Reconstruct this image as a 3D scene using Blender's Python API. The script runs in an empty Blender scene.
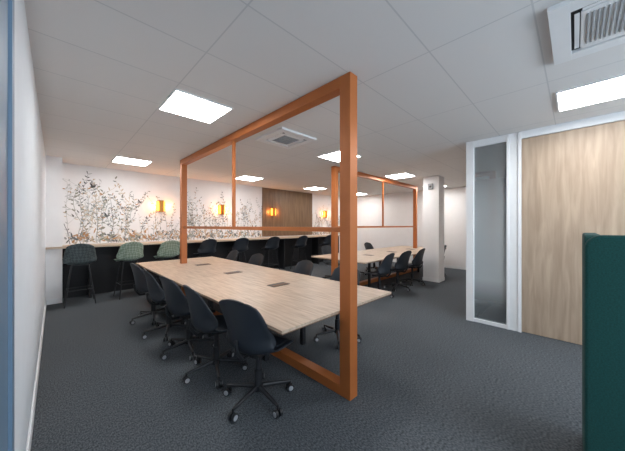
import bpy, math, random
from mathutils import Vector, Matrix
random.seed(7)
scene = bpy.context.scene
scene.view_settings.view_transform = 'Standard'

# ------------------------------------------------------------ materials
def newmat(name):
    m = bpy.data.materials.new(name); m.use_nodes = True
    return m, m.node_tree, m.node_tree.nodes["Principled BSDF"]
def plain(name, col, rough=0.6, metal=0.0, var=0.06, scale=6.0, bump=0.0):
    m, nt, p = newmat(name)
    tc = nt.nodes.new("ShaderNodeTexCoord"); n = nt.nodes.new("ShaderNodeTexNoise")
    n.inputs["Scale"].default_value = scale; n.inputs["Detail"].default_value = 3
    nt.links.new(tc.outputs["Object"], n.inputs["Vector"])
    r = nt.nodes.new("ShaderNodeValToRGB")
    r.color_ramp.elements[0].position = .3; r.color_ramp.elements[1].position = .7
    r.color_ramp.elements[0].color = (*[c*(1-var) for c in col], 1)
    r.color_ramp.elements[1].color = (*[min(1, c*(1+var)) for c in col], 1)
    nt.links.new(n.outputs["Fac"], r.inputs["Fac"])
    nt.links.new(r.outputs["Color"], p.inputs["Base Color"])
    p.inputs["Roughness"].default_value = rough; p.inputs["Metallic"].default_value = metal
    if bump:
        b = nt.nodes.new("ShaderNodeBump"); b.inputs["Strength"].default_value = bump; b.inputs["Distance"].default_value = .002
        nt.links.new(n.outputs["Fac"], b.inputs["Height"]); nt.links.new(b.outputs["Normal"], p.inputs["Normal"])
    return m
def emis(name, col, s):
    m, nt, p = newmat(name)
    p.inputs["Base Color"].default_value = (*col, 1)
    p.inputs["Emission Color"].default_value = (*col, 1)
    p.inputs["Emission Strength"].default_value = s
    return m
def wood(name, c1, c2, stretch, rough=0.5, scale=3.0):
    m, nt, p = newmat(name)
    tc = nt.nodes.new("ShaderNodeTexCoord"); mp = nt.nodes.new("ShaderNodeMapping")
    mp.inputs["Scale"].default_value = stretch
    n = nt.nodes.new("ShaderNodeTexNoise"); n.inputs["Scale"].default_value = scale
    n.inputs["Detail"].default_value = 6; n.inputs["Distortion"].default_value = .6
    r = nt.nodes.new("ShaderNodeValToRGB")
    r.color_ramp.elements[0].position = .32; r.color_ramp.elements[1].position = .68
    r.color_ramp.elements[0].color = (*c1, 1); r.color_ramp.elements[1].color = (*c2, 1)
    nt.links.new(tc.outputs["Object"], mp.inputs["Vector"]); nt.links.new(mp.outputs["Vector"], n.inputs["Vector"])
    nt.links.new(n.outputs["Fac"], r.inputs["Fac"]); nt.links.new(r.outputs["Color"], p.inputs["Base Color"])
    p.inputs["Roughness"].default_value = rough
    return m
def quilt(name, c1, c2, sc=26):
    m, nt, p = newmat(name)
    tc = nt.nodes.new("ShaderNodeTexCoord"); mp = nt.nodes.new("ShaderNodeMapping")
    mp.inputs["Rotation"].default_value = (0, math.radians(45), 0)
    ch = nt.nodes.new("ShaderNodeTexChecker"); ch.inputs["Scale"].default_value = sc
    ch.inputs["Color1"].default_value = (*c1, 1); ch.inputs["Color2"].default_value = (*c2, 1)
    nt.links.new(tc.outputs["Object"], mp.inputs["Vector"]); nt.links.new(mp.outputs["Vector"], ch.inputs["Vector"])
    nt.links.new(ch.outputs["Color"], p.inputs["Base Color"]); p.inputs["Roughness"].default_value = .7
    return m

M = {}
M['wall'] = plain("wall_paint", (.81, .80, .80), .85, var=.015)
M['wallblue'] = plain("wall_paint_cool", (.70, .75, .80), .8, var=.015)
M['white'] = plain("white_lacquer", (.80, .81, .82), .5, var=.02)
M['orange'] = plain("copper_orange_metal", (.47, .145, .038), .4, .2, var=.05)
M['black'] = plain("black_plastic", (.014, .015, .018), .45, var=.1)
M['blackpanel'] = plain("black_laminate", (.008, .008, .010), .6, var=.1)
M['shell'] = plain("charcoal_blue_shell", (.014, .019, .027), .5, var=.1)
M['sage'] = quilt("sage_green_quilt", (.32, .40, .33), (.19, .26, .20))
M['greyg'] = quilt("grey_green_quilt", (.075, .10, .105), (.045, .06, .065))
M['caster'] = plain("caster_grey", (.35, .36, .38), .4, var=.05)
M['brass'] = plain("brass", (.42, .19, .04), .35, .7, var=.05)
M['teal'] = plain("teal_felt", (.003, .055, .050), .95, var=.25, scale=140, bump=.4)
M['slate'] = plain("slate_blue_paint", (.13, .21, .30), .5, var=.03)
M['oak'] = wood("table_oak", (.40, .30, .22), (.58, .465, .365), (14, 1.2, 14), .45, 2.5)
M['oakx'] = wood("table_oak_lengthwise", (.40, .30, .215), (.60, .48, .37), (1.2, 14, 14), .45, 2.5)
M['door'] = wood("door_oak", (.34, .25, .18), (.47, .36, .265), (8, 8, .7), .5, 2.2)
M['edge'] = plain("plywood_edge", (.15, .08, .045), .6, var=.1)
M['walnut'] = wood("walnut_slats", (.12, .065, .032), (.21, .125, .065), (12, 12, .8), .5, 2.0)
M['panel'] = emis("led_panel", (1, .985, .965), 27)
M['warm'] = emis("warm_lamp", (1, .36, .05), 3.6)
M['dark'] = plain("dark_void", (.03, .03, .03), .8)
M['grille'] = plain("grey_grille", (.30, .31, .32), .6)

# carpet
m, nt, p = newmat("carpet"); M['carpet'] = m
tc = nt.nodes.new("ShaderNodeTexCoord")
n1 = nt.nodes.new("ShaderNodeTexNoise"); n1.inputs["Scale"].default_value = 110; n1.inputs["Detail"].default_value = 5
n2 = nt.nodes.new("ShaderNodeTexNoise"); n2.inputs["Scale"].default_value = 1.3; n2.inputs["Detail"].default_value = 4
mp = nt.nodes.new("ShaderNodeMapping"); mp.inputs["Scale"].default_value = (1, .5, 1)
nt.links.new(tc.outputs["Object"], mp.inputs["Vector"]); nt.links.new(mp.outputs["Vector"], n1.inputs["Vector"])
nt.links.new(tc.outputs["Object"], n2.inputs["Vector"])
r = nt.nodes.new("ShaderNodeValToRGB"); r.color_ramp.elements[0].position = .36; r.color_ramp.elements[1].position = .64
r.color_ramp.elements[0].color = (.030, .036, .043, 1); r.color_ramp.elements[1].color = (.118, .134, .150, 1)
mx = nt.nodes.new("ShaderNodeMix"); mx.data_type = 'RGBA'; mx.blend_type = 'MULTIPLY'; mx.inputs[0].default_value = .3
nt.links.new(n1.outputs["Fac"], r.inputs["Fac"]); nt.links.new(r.outputs["Color"], mx.inputs[6])
r2 = nt.nodes.new("ShaderNodeValToRGB"); r2.color_ramp.elements[0].color = (.5, .5, .5, 1)
nt.links.new(n2.outputs["Fac"], r2.inputs["Fac"]); nt.links.new(r2.outputs["Color"], mx.inputs[7])
nt.links.new(mx.outputs[2], p.inputs["Base Color"]); p.inputs["Roughness"].default_value = .95
b = nt.nodes.new("ShaderNodeBump"); b.inputs["Strength"].default_value = .3; b.inputs["Distance"].default_value = .003
nt.links.new(n1.outputs["Fac"], b.inputs["Height"]); nt.links.new(b.outputs["Normal"], p.inputs["Normal"])

# ceiling tiles
m, nt, p = newmat("ceiling_tiles"); M['ceiling'] = m
tc = nt.nodes.new("ShaderNodeTexCoord"); mp = nt.nodes.new("ShaderNodeMapping")
mp.inputs["Location"].default_value = (-.82, -.18, 0)
br = nt.nodes.new("ShaderNodeTexBrick"); br.offset = 0; br.squash = 1
br.inputs["Scale"].default_value = 1; br.inputs["Brick Width"].default_value = 1.2
br.inputs["Row Height"].default_value = .6; br.inputs["Mortar Size"].default_value = .006
br.inputs["Mortar Smooth"].default_value = .3
br.inputs["Color1"].default_value = (.75, .74, .73, 1); br.inputs["Color2"].default_value = (.735, .725, .715, 1)
br.inputs["Mortar"].default_value = (.60, .60, .60, 1)
nt.links.new(tc.outputs["Object"], mp.inputs["Vector"]); nt.links.new(mp.outputs["Vector"], br.inputs["Vector"])
nt.links.new(br.outputs["Color"], p.inputs["Base Color"]); p.inputs["Roughness"].default_value = .9

# glass with frosted film gradient
m, nt, p = newmat("glass_frosted_band"); M['glass'] = m
out = nt.nodes["Material Output"]
tr = nt.nodes.new("ShaderNodeBsdfTransparent"); tr.inputs["Color"].default_value = (.6, .64, .64, 1)
gl = nt.nodes.new("ShaderNodeBsdfGlossy"); gl.inputs["Roughness"].default_value = .02; gl.inputs["Color"].default_value = (.9, .9, .9, 1)
mix1 = nt.nodes.new("ShaderNodeMixShader"); mix1.inputs[0].default_value = .2
nt.links.new(tr.outputs[0], mix1.inputs[1]); nt.links.new(gl.outputs[0], mix1.inputs[2])
p.inputs["Base Color"].default_value = (.48, .51, .52, 1); p.inputs["Roughness"].default_value = .6
tc = nt.nodes.new("ShaderNodeTexCoord"); sp = nt.nodes.new("ShaderNodeSeparateXYZ")
nt.links.new(tc.outputs["Object"], sp.inputs[0])
mr = nt.nodes.new("ShaderNodeMapRange"); mr.inputs[1].default_value = 0; mr.inputs[2].default_value = 2.7
nt.links.new(sp.outputs["Z"], mr.inputs[0])
r = nt.nodes.new("ShaderNodeValToRGB")
e = r.color_ramp.elements; e[0].position = .08; e[0].color = (.12, .12, .12, 1); e[1].position = .9; e[1].color = (0.22, 0.22, 0.22, 1)
k = r.color_ramp.elements.new(.25); k.color = (.75, .75, .75, 1)
k = r.color_ramp.elements.new(.52); k.color = (.6, .6, .6, 1)
nt.links.new(mr.outputs[0], r.inputs["Fac"])
mix2 = nt.nodes.new("ShaderNodeMixShader")
nt.links.new(r.outputs["Color"], mix2.inputs[0]); nt.links.new(mix1.outputs[0], mix2.inputs[1]); nt.links.new(p.outputs[0], mix2.inputs[2])
nt.links.new(mix2.outputs[0], out.inputs["Surface"])

# ------------------------------------------------------------ mesh builder
class MB:
    def __init__(s): s.v = []; s.f = []; s.m = []; s.sm = []; s.mats = []
    def mi(s, k):
        if k not in s.mats: s.mats.append(k)
        return s.mats.index(k)
    def add(s, vs, fs, k, smooth=False):
        o = len(s.v); s.v += [tuple(x) for x in vs]; i = s.mi(k)
        for f in fs: s.f.append([a+o for a in f]); s.m.append(i); s.sm.append(smooth)
    def box(s, x0, x1, y0, y1, z0, z1, k, mat=None):
        vs = [Vector(c) for c in [(x0,y0,z0),(x1,y0,z0),(x1,y1,z0),(x0,y1,z0),(x0,y0,z1),(x1,y0,z1),(x1,y1,z1),(x0,y1,z1)]]
        if mat: vs = [mat @ v for v in vs]
        s.add(vs, [(3,2,1,0),(4,5,6,7),(0,1,5,4),(1,2,6,5),(2,3,7,6),(3,0,4,7)], k)
    def cyl(s, p0, p1, r0, r1=None, n=12, k='black', smooth=True):
        p0 = Vector(p0); p1 = Vector(p1); r1 = r0 if r1 is None else r1
        d = (p1-p0).normalized(); a = d.orthogonal().normalized(); b2 = d.cross(a)
        vs = []
        for p, rr in ((p0, r0), (p1, r1)):
            for i in range(n):
                t = 2*math.pi*i/n; vs.append(p+(a*math.cos(t)+b2*math.sin(t))*rr)
        fs = [(i, (i+1) % n, n+(i+1) % n, n+i) for i in range(n)]
        s.add(vs, fs, k, smooth)
        s.add(vs[:n], [tuple(reversed(range(n)))], k); s.add(vs[n:], [tuple(range(n))], k)
    def tube(s, pts, r, k, n=8):
        for a, b3 in zip(pts[:-1], pts[1:]): s.cyl(a, b3, r, n=n, k=k)
    def sheet(s, P, nu, nv, th, k):
        g = [[Vector(P(-1+2*i/nu, j/nv)) for i in range(nu+1)] for j in range(nv+1)]
        vs = []
        for side in (0, 1):
            for j in range(nv+1):
                for i in range(nu+1):
                    du = g[j][min(i+1, nu)]-g[j][max(i-1, 0)]; dv = g[min(j+1, nv)][i]-g[max(j-1, 0)][i]
                    n = du.cross(dv)
                    n = n.normalized() if n.length > 1e-9 else Vector((0, 0, 1))
                    vs.append(g[j][i]+n*(th/2 if side else -th/2))
        N = (nu+1)*(nv+1); fs = []
        for j in range(nv):
            for i in range(nu):
                a = j*(nu+1)+i; q = (a, a+1, a+nu+2, a+nu+1)
                fs.append(tuple(x+N for x in q)); fs.append(tuple(reversed(q)))
        ring = [i for i in range(nu+1)]+[j*(nu+1)+nu for j in range(1, nv+1)]+[nv*(nu+1)+i for i in range(nu-1, -1, -1)]+[j*(nu+1) for j in range(nv-1, 0, -1)]
        for a, b4 in zip(ring, ring[1:]+ring[:1]): fs.append((a, b4, b4+N, a+N))
        s.add(vs, fs, k, True)
    def prism(s, poly, axis, a0, a1, k):
        n = len(poly)
        def pt(q, a):
            return {'X': (a, q[0], q[1]), 'Y': (q[0], a, q[1]), 'Z': (q[0], q[1], a)}[axis]
        vs = [pt(q, a0) for q in poly]+[pt(q, a1) for q in poly]
        s.add(vs, [tuple(reversed(range(n))), tuple(range(n, 2*n))]+[(i, (i+1) % n, n+(i+1) % n, n+i) for i in range(n)], k)
    def mesh(s, name):
        me = bpy.data.meshes.new(name); me.from_pydata(s.v, [], s.f)
        for k in s.mats: me.materials.append(M[k])
        me.polygons.foreach_set("material_index", s.m); me.polygons.foreach_set("use_smooth", s.sm)
        me.update(); return me
    def obj(s, name, loc=(0, 0, 0), rot=0, bevel=0):
        o = bpy.data.objects.new(name, s.mesh(name)); scene.collection.objects.link(o)
        o.location = loc; o.rotation_euler = (0, 0, rot)
        if bevel:
            bm = o.modifiers.new("bevel", 'BEVEL'); bm.width = bevel; bm.segments = 2; bm.limit_method = 'ANGLE'; bm.angle_limit = .9
        return o
def inst(o, name, loc, rot):
    q = bpy.data.objects.new(name, o.data); scene.collection.objects.link(q); q.location = loc; q.rotation_euler = (0, 0, rot); return q
def simple(name, *a, bevel=0):
    b5 = MB(); b5.box(*a); return b5.obj(name, bevel=bevel)

H = 2.82
XW, XE, YN, YS = -.13, 9.9, 7.6, -3.2
XP, YP = 4.65, 1.22
# ------------------------------------------------------------ room shell
simple("floor", XW-.12, XE+.12, YS-.12, YN+.12, -.1, 0, 'carpet')
simple("ceiling", XW-.12, XE+.12, YS-.12, YN+.12, H, H+.1, 'ceiling')
simple("wall_north", XW-.12, XE+.12, YN, YN+.12, 0, H, 'wall')
simple("wall_east", XE, XE+.12, YS-.12, YN, 0, H, 'wall')
simple("wall_west", XW-.12, XW, YS-.12, YN, 0, H, 'wallblue')
b = MB()
b.box(XW, XE, YS-.12, YS, 0, .9, 'wall'); b.box(XW, XE, YS-.12, YS, 2.4, H, 'wall')
b.box(XW, .3, YS-.12, YS, .9, 2.4, 'wall'); b.box(4.2, XE, YS-.12, YS, .9, 2.4, 'wall')
b.obj("wall_south")
b = MB()
for x in (.3, 1.6, 2.9, 4.14): b.box(x, x+.06, YS-.09, YS-.03, .9, 2.4, 'white')
b.box(.3, 4.2, YS-.09, YS-.03, .9, .96, 'white'); b.box(.3, 4.2, YS-.09, YS-.03, 2.34, 2.4, 'white')
b.obj("window_1")
simple("wall_pilaster", XW, .10, 7.02, YN, 0, H, 'wall')
simple("wall_office_return", XP, XE, YP-.1, YP, 0, H, 'wall')
# partition framing: glass sidelight + oak door
b = MB()
t0, t1 = XP, XP+.1
b.box(t0, t1, YS, YP-.1, 2.72, H, 'white')
b.box(t0, t1, 1.115, YP-.1, 0, 2.72, 'white')
b.box(t0, t1, .56, .69, 0, 2.72, 'white')
b.box(t0, t1, -.62, -.56, 0, 2.72, 'white')
b.box(t0, t1, YS, -.62, 0, 2.72, 'wall')
b.box(t0, t1, .69, 1.115, 0, .05, 'white')
b.box(t0-.012, t0, 1.115, YP, 0, H-.001, 'white'); b.box(t0-.012, t0, .67, .70, 0, H-.01, 'white'); b.box(t0-.012, t0, .53, .57, 0, H-.01, 'white')
b.obj("wall_partition", bevel=.003)
b = MB()
b.box(t0+.03, t0+.042, .69, 1.115, .05, 2.72, 'glass'); b.obj("window_2")
b = MB()
b.box(t0+.015, t0+.06, -.56, .555, .01, 2.715, 'door')
for z in (.3, 1.35, 2.4): b.cyl((t0-.002, .545, z), (t0-.002, .545, z+.09), .009, k='caster')
b.cyl((t0+.015, -.47, 1.02), (t0-.04, -.47, 1.02), .011, k='caster'); b.cyl((t0-.04, -.47, 1.02), (t0-.04, -.35, 1.02), .01, k='caster')
b.cyl((t0+.014, -.47, 1.02), (t0+.006, -.47, 1.02), .027, n=20, k='caster')
b.obj("door_1")
b = MB()
b.box(XW, XW+.022, .25, .33, 0, 2.2, 'slate'); b.box(XW, XW+.022, 1.40, 1.47, 0, H-.01, 'slate'); b.box(XW, XW+.012, .33, 1.40, 0.01, H-.01, 'slate')
b.obj("door_2")
simple("baseboard_west", XW, XW+.014, 1.50, 7.02, 0, .11, 'white', bevel=.003)
simple("baseboard_east", XE-.014, XE, YP, YN, 0, .09, 'white', bevel=.003)
simple("baseboard_pilaster", XW+.014, .10, 7.006, 7.02, 0, .10, 'white')
# column
cx, cy, ch = 7.38, 2.73, .205
b = MB(); b.box(cx-ch, cx+ch, cy-ch, cy+ch, 0, H, 'wall'); b.obj("wall_column")
b = MB(); b.box(cx-ch-.012, cx-ch, cy-ch-.012, cy+ch+.012, 0, .09, 'white'); b.box(cx-ch, cx+ch, cy-ch-.012, cy-ch, 0, .09, 'white'); b.obj("baseboard_column")
b = MB(); b.box(cx-ch-.05, cx-ch-.002, cy-.06, cy+.06, 2.47, 2.62, 'grille'); b.cyl((cx-ch-.05, cy, 2.54), (cx-ch-.065, cy, 2.54), .03, .02, k='dark'); b.obj("wall_sensor", bevel=.006)

# walnut slat panel on north wall
b = MB(); x = 5.07
while x < 7.35: b.box(x, x+.135, YN-.03, YN-.002, 1.12, H-.01, 'walnut'); x += .142
b.obj("slatted_wood_panel")

# ------------------------------------------------------------ botanical wallpaper
def flat(name, c):
    M[name] = plain("mural_"+name, c, .9, var=.1); return name
cols = [flat('ink', (.14, .145, .15)), flat('greyleaf', (.32, .34, .33)), flat('olive', (.27, .27, .22)), flat('rust', (.45, .25, .13)), flat('fade', (.57, .57, .56)), flat('tan', (.55, .44, .33))]
M['bird'] = plain("mural_bird", (.07, .07, .075), .9)
b = MB(); yy = YN-.0025
def leaf(x, z, ang, L, W, k):
    y = yy-random.random()*.0015
    c, s_ = math.cos(ang), math.sin(ang)
    pts = [(0, 0), (L*.3, W*.5), (L*.7, W*.4), (L, 0), (L*.7, -W*.4), (L*.3, -W*.5)]
    b.add([(x+c*u-s_*w, y, z+s_*u+c*w) for u, w in pts], [tuple(range(6))], k)
def seg(x0, z0, x1, z1, w, k):
    y = yy-random.random()*.0015
    dx, dz = x1-x0, z1-z0; L = math.hypot(dx, dz) or 1; nx, nz = -dz/L*w/2, dx/L*w/2
    b.add([(x0+nx, y, z0+nz), (x0-nx, y, z0-nz), (x1-nx, y, z1-nz), (x1+nx, y, z1+nz)], [(0, 1, 2, 3)], k)
def stem(x, top, k, depth=0, z=1.1, ang=None):
    a = math.pi/2+random.uniform(-.35, .35) if ang is None else ang
    w = .011 if depth == 0 else .007
    n = int((top-z)/.07)
    for i in range(max(n, 2)):
        nx, nz = x+math.cos(a)*.075, z+math.sin(a)*.075
        if nz > 2.74 or nx < .13: break
        seg(x, z, nx, nz, w*(1-.5*i/max(n, 1)), k)
        dens = 2 if (i > n*.45 or depth) else 1
        for q in range(dens):
            if random.random() < .35: continue
            sd = random.choice((-1, 1)); lk = k if random.random() < .5 else random.choice(cols)
            leaf(nx, nz, a+sd*random.uniform(.4, 1.3), random.uniform(.04, .085), random.uniform(.012, .030), lk)
        if depth < 1 and random.random() < .25 and i > 3:
            stem(nx, nz+random.uniform(.2, .5), k, depth+1, nz, a+random.choice((-1, 1))*random.uniform(.5, 1.0))
        x, z = nx, nz; a += random.uniform(-.25, .25)
        a += (math.pi/2-a)*.12
def plants(x0, x1, n, hf):
    for i in range(n):
        x = random.uniform(x0, x1); stem(x, hf(x), random.choice(['ink', 'greyleaf', 'greyleaf', 'olive', 'fade', 'fade', 'tan']))
plants(.2, .9, 13, lambda x: random.uniform(1.9, 2.7))
plants(.9, 2.0, 17, lambda x: random.uniform(1.4, 2.3))
plants(2.0, 5.0, 46, lambda x: random.choice((random.uniform(1.3, 1.7), random.uniform(1.4, 2.25))))
plants(7.45, 9.6, 30, lambda x: random.uniform(1.3, 2.2))
for i in range(750):
    x = random.choice((random.uniform(.15, 5.0), random.uniform(.15, 5.0), random.uniform(7.45, 9.7)))
    leaf(x, 1.1+abs(random.gauss(0, .12)), random.uniform(.3, 2.8), random.uniform(.06, .15), random.uniform(.015, .05), random.choice(cols+['rust', 'tan', 'ink']))
for (x, z) in ((.55, 2.35), (1.45, 2.05), (.8, 1.7)):   # birds
    leaf(x, z, .4, .12, .05, 'bird'); leaf(x+.04, z+.02, 2.0, .09, .035, 'bird'); leaf(x+.03, z, -2.6, .10, .025, 'rust')
b.obj("botanical_wall_mural")

# ------------------------------------------------------------ counter
b = MB()
b.box(XW+.002, 8.6, 6.98, 7.019, 1.05, 1.09, 'oakx'); b.box(.102, 8.6, 7.019, YN-.005, 1.05, 1.09, 'oakx')
b.box(.102, 8.6, 7.40, 7.59, 0, 1.05, 'blackpanel')
for x in (.5, 2.2, 3.9, 5.6, 7.3, 8.52): b.box(x, x+.04, 7.05, 7.40, 0, 1.05, 'blackpanel')
b.obj("bar_counter", bevel=.002)

# ------------------------------------------------------------ LED panels, AC
def ledpanel(cx, cy):
    b = MB(); z = H-.001
    b.box(cx-.3, cx+.3, cy-.3, cy-.285, z-.014, z, 'white'); b.box(cx-.3, cx+.3, cy+.285, cy+.3, z-.014, z, 'white')
    b.box(cx-.3, cx-.285, cy-.285, cy+.285, z-.014, z, 'white'); b.box(cx+.285, cx+.3, cy-.285, cy+.285, z-.014, z, 'white')
    b.box(cx-.285, cx+.285, cy-.285, cy+.285, z-.010, z, 'panel'); b.obj("ceiling_light_panel")
for c in ((1.12, 3.0), (1.12, 6.4), (3.84, 6.4), (3.84, 3.15), (6.5, 3.27), (6.55, 6.5), (3.82, -.16), (9.0, 6.4), (9.0, 3.3), (1.12, -1.6)): ledpanel(*c)  # last panel is out of view, added for its light
def ac(cx, cy, w):
    b = MB(); h = w/2; z1 = H-.001; z0 = z1-.03
    b.box(cx-h, cx+h, cy-h, cy-h+.1, z0, z1, 'white'); b.box(cx-h, cx+h, cy+h-.1, cy+h, z0, z1, 'white')
    b.box(cx-h, cx-h+.1, cy-h+.1, cy+h-.1, z0, z1, 'white'); b.box(cx+h-.1, cx+h, cy-h+.1, cy+h-.1, z0, z1, 'white')
    g = h-.1
    b.box(cx-g, cx+g, cy-g, cy+g, z1-.006, z1, 'dark')
    i = h-.145
    b.box(cx-i, cx+i, cy-i, cy+i, z0+.004, z0+.012, 'white')
    y = cy-i+.04
    while y < cy+i-.03: b.box(cx-i+.04, cx+i-.04, y, y+.009, z0-.002, z0+.005, 'grille'); y += .022
    for s_ in (-1, 1):   # louvres
        b.box(cx-g+.05, cx+g-.05, cy+s_*(g-.028)-.012, cy+s_*(g-.028)+.012, z0+.006, z0+.010, 'white')
        b.box(cx+s_*(g-.028)-.012, cx+s_*(g-.028)+.012, cy-g+.05, cy+g-.05, z0+.006, z0+.010, 'white')
    b.obj("ceiling_air_conditioner", bevel=.004)
ac(2.48, 3.08, .66); ac(2.49, -.25, .74)

# ------------------------------------------------------------ sconces
def sconce(x, z, y=YN-.004):
    b = MB()
    b.box(x-.10, x+.10, y-.02, y, z-.13, z+.13, 'brass')
    b.box(x-.085, x-.05, y-.07, y-.02, z-.12, z+.12, 'warm'); b.box(x+.05, x+.085, y-.07, y-.02, z-.12, z+.12, 'warm')
    b.box(x-.05, x+.05, y-.09, y-.02, z-.15, z+.15, 'brass')
    b.obj("wall_sconce")
    for s_ in (-1, 1):
        l = bpy.data.lights.new("sconce_glow", 'POINT'); l.energy = 4.2; l.color = (1, .40, .10); l.shadow_soft_size = .03
        o = bpy.data.objects.new("sconce_glow", l); scene.collection.objects.link(o); o.location = (x+s_*.15, y-.09, z)
for x, z, y in ((1.95, 2.0, YN-.006), (3.6, 1.98, YN-.006), (5.5, 1.98, YN-.032), (8.26, 1.98, YN-.006)): sconce(x, z, y)

# ------------------------------------------------------------ orange frames (local: runs along +Y)
def frame(name, loc, rot):
    b = MB(); L = 4.26; w = .052; T = H-.004
    b.box(-w, w, 0, .115, 0, T, 'orange'); b.box(-w, w, L-.1, L, 0, T, 'orange')
    b.box(-w, w, .115, L-.1, T-.10, T, 'orange'); b.box(-w, w, .115, L-.1, 0.001, .09, 'orange')
    b.box(-.02, .02, .115, L-.1, 1.44, 1.485, 'orange')
    b.box(-.02, .02, L/2-.02, L/2+.02, 1.485, T-.10, 'orange')
    return b.obj(name, loc, rot, bevel=.003)
frame("room_divider_frame", (1.84, 1.35, 0), 0)
frame("room_divider_frame", (4.38, 3.78, 0), -math.pi/2)

# ------------------------------------------------------------ tables (local: X width centred, Y from 0 to 4.8)
def table(name, loc, rot, woodk, nx, ny):
    b = MB(); W = .79; zt = .74
    def top(x0, x1, y0, y1):
        b.box(x0, x1, y0, y1, zt-.022, zt, woodk); b.box(x0, x1, y0, y1, zt-.030, zt-.022, 'edge')
    for i in range(4):
        y0 = i*1.2+.002; y1 = (i+1)*1.2-.002
        if y0 < ny < y1:      # opening for the divider post
            top(-W, W, y0, ny-.008); top(-W, W, ny+.108, y1)
            top(-W, nx-.06, ny-.008, ny+.108); top(nx+.06, W, ny-.008, ny+.108)
        else: top(-W, W, y0, y1)
    for i in (1, 2, 3):
        b.box(-.04, .22, i*1.2-.075, i*1.2+.075, zt, zt+.004, 'black'); b.box(-.02, .20, i*1.2-.05, i*1.2-.01, zt+.004, zt+.006, 'edge')
    for y in (.95, 2.4, 3.8):
        for s_ in (-1, 1):
            b.box(s_*.28-.025, s_*.28+.025, y-.025, y+.025, 0, .71, 'black')
        b.box(-.60, .60, y-.02, y+.02, .67, .71, 'black')
    for s_ in (-.28, .28): b.box(s_-.02, s_+.02, .25, 4.55, .66, .705, 'black')
    return b.obj(name, loc, rot)
table("meeting_table", (1.95, 1.48, 0), 0, 'oak', -.11, 1.35+4.16-1.48)
table("meeting_table", (4.51, 3.82, 0), -math.pi/2, 'oak', .04, 4.38+4.16-4.51)

# ------------------------------------------------------------ shells / chairs / stools
def interp(tab, t):
    n = len(tab)-1; f = min(max(t*n, 0), n-1e-6); i = int(f); f -= i
    g = lambda j: tab[min(max(j, 0), n)]
    a, b_, c, d = g(i-1), g(i), g(i+1), g(i+2)
    def cr(a, b_, c, d): return .5*((2*b_)+(-a+c)*f+(2*a-5*b_+4*c-d)*f*f+(-a+3*b_-3*c+d)*f**3)
    return [cr(*q) for q in zip(a, b_, c, d)]
# y fwd, z, half width, side raise, side forward wrap
PROF = [(.235, -.035, .18, 0, -.02), (.225, 0, .225, 0, -.01), (.10, .0, .245, .02, 0), (-.05, -.008, .25, .04, 0), (-.16, .0, .255, .07, .04),
        (-.215, .06, .26, .04, .12), (-.235, .15, .25, .0, .14), (-.25, .25, .235, -.01, .10), (-.27, .36, .22, -.015, .06), (-.29, .44, .195, -.03, .04), (-.297, .465, .15, -.035, .03)]
def shell(b, zs, k, k2=None, sc=1.0, hb=1.0):
    def P(u, v):
        y, z, w, sr, sf = interp(PROF, v)
        uu = abs(u)**2.2
        return (u*w*sc, (y+sf*uu)*sc, zs+(z*hb if z > 0 else z)+sr*uu)
    b.sheet(P, 16, 30, .014, k)
def task_chair(name):
    b = MB(); shell(b, .465, 'shell')
    b.box(-.19, .19, -.12, .17, .472, .488, 'shell')     # seat pad
    b.box(-.10, .10, -.12, .12, .415, .448, 'black')
    b.cyl((0, 0, .12), (0, 0, .42), .024, n=14); b.cyl((0, 0, .10), (0, 0, .26), .034, n=14)
    b.cyl((0, 0, .085), (0, 0, .13), .045, n=16)
    for i in range(5):
        a = math.radians(54+72*i); c, s_ = math.cos(a), math.sin(a)
        tip = Vector((c*.29, s_*.29, .085))
        b.cyl((c*.03, s_*.03, .115), tip, .022, .013, n=8)
        b.cyl(tip+Vector((0, 0, .01)), tip+Vector((0, 0, -.03)), .009, n=8)
        t = Vector((-s_, c, 0))
        for q in (-1, 1):
            b.cyl(tip+t*q*.008+Vector((0, 0, -.055)), tip+t*q*.028+Vector((0, 0, -.055)), .030, n=16, k='black')
            b.cyl(tip+t*q*.028+Vector((0, 0, -.055)), tip+t*q*.031+Vector((0, 0, -.055)), .021, n=14, k='caster')
    b.tube([(0, -.08, .43), (0, -.19, .425), (0, -.25, .50), (0, -.262, .60)], .014, 'black')
    return b
tc0 = None
def put_chair(x, y, deg):
    global tc0
    if tc0 is None:
        tc0 = task_chair("c").obj("office_swivel_chair", (x, y, 0), math.radians(deg))
    else: inst(tc0, "office_swivel_chair", (x, y, 0), math.radians(deg))
for y, d, x in ((1.93, -74, 1.25), (2.60, -92, 1.18), (3.28, -84, 1.15), (4.00, -94, 1.13), (4.76, -84, 1.12)): put_chair(x, y, d)
for y, d in ((2.22, 97), (3.12, 85), (4.5, 92), (5.5, 88)): put_chair(2.66, y, d)
for x, d in ((4.95, 4), (5.75, -5), (6.55, 3), (8.1, 0)): put_chair(x, 2.96, d)
for x, d in ((5.4, 176), (6.4, 184), (7.5, 180)): put_chair(x, 4.68, d)

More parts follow.
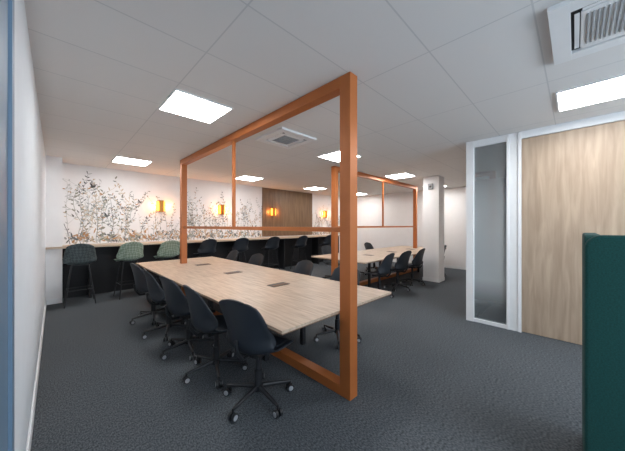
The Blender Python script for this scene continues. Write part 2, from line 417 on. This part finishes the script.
def stool(k):
    b = MB(); shell(b, .77, k, sc=.94, hb=.85)
    b.box(-.12, .12, -.10, .10, .735, .758, 'black')
    top = [(-.12, .10), (.12, .10), (.12, -.10), (-.12, -.10)]; bot = [(-.22, .2), (.22, .2), (.22, -.22), (-.22, -.22)]
    mid = []
    for (a, c), (d, e) in zip(top, bot):
        b.cyl((a, c, .75), (d, e, 0), .011, n=8)
        t = .62; mid.append((a+(d-a)*t, c+(e-c)*t, .75*(1-t)))
    b.tube(mid+[mid[0]], .009, 'black')
    return b
protos = {}
for x, k in ((.34, 'greyg'), (1.12, 'sage'), (1.86, 'sage'), (2.75, 'shell'), (3.7, 'shell'), (4.8, 'shell'), (6.0, 'shell'), (7.4, 'shell')):
    r_ = random.uniform(-.12, .12)
    if k in protos: inst(protos[k], "bar_stool", (x, 6.72, 0), r_)
    else: protos[k] = stool(k).obj("bar_stool", (x, 6.72, 0), r_)

# ------------------------------------------------------------ teal high-back booth sofa
def rrect(a0, a1, z0, z1, r):
    pts = [(a0, z0), (a1, z0)]
    for cx, cz, s0 in ((a1-r, z1-r, 0), (a0+r, z1-r, 90)):
        for i in range(9):
            t = math.radians(s0+90*i/8); pts.append((cx+r*math.cos(t), cz+r*math.sin(t)))
    return pts
b = MB()
b.prism(rrect(-1.75, -.035, .02, 1.45, .07), 'X', 2.00, 2.08, 'teal')
b.prism(rrect(2.0801, 2.70, .02, 1.45, .07), 'Y', -.105, -.035, 'teal'); b.prism(rrect(2.0801, 2.70, .02, 1.45, .07), 'Y', -1.75, -1.68, 'teal')
b.box(2.081, 2.68, -1.679, -.106, .12, .44, 'teal'); b.box(2.081, 2.22, -1.679, -.106, .441, .85, 'teal')
for x in (2.05, 2.65):
    for y in (-.08, -1.7): b.cyl((x, y, 0), (x, y, .03), .02)
b.obj("high_back_sofa", bevel=.012)

# ------------------------------------------------------------ world + daylight through window
w = bpy.data.worlds.new("World"); scene.world = w; w.use_nodes = True
bg = w.node_tree.nodes["Background"]; sky = w.node_tree.nodes.new("ShaderNodeTexSky")
sky.sky_type = 'HOSEK_WILKIE'; sky.turbidity = 4; sky.sun_direction = (-.3, .6, .7)
w.node_tree.links.new(sky.outputs[0], bg.inputs[0]); bg.inputs[1].default_value = 1.0
l = bpy.data.lights.new("daylight", 'AREA'); l.shape = 'RECTANGLE'; l.size = 3.9; l.size_y = 1.5; l.energy = 200; l.color = (.74, .87, 1)
o = bpy.data.objects.new("daylight", l); scene.collection.objects.link(o); o.location = (2.25, YS-.3, 1.65); o.rotation_euler = (math.radians(90), 0, 0)

# ------------------------------------------------------------ camera
cam = bpy.data.cameras.new("camera"); cam.sensor_width = 36; cam.lens = 260/625*36; cam.clip_start = .02
o = bpy.data.objects.new("camera", cam); scene.collection.objects.link(o)
o.location = (0, 0, 1.5); o.rotation_euler = (math.radians(90), 0, math.radians(-44.7))
scene.camera = o
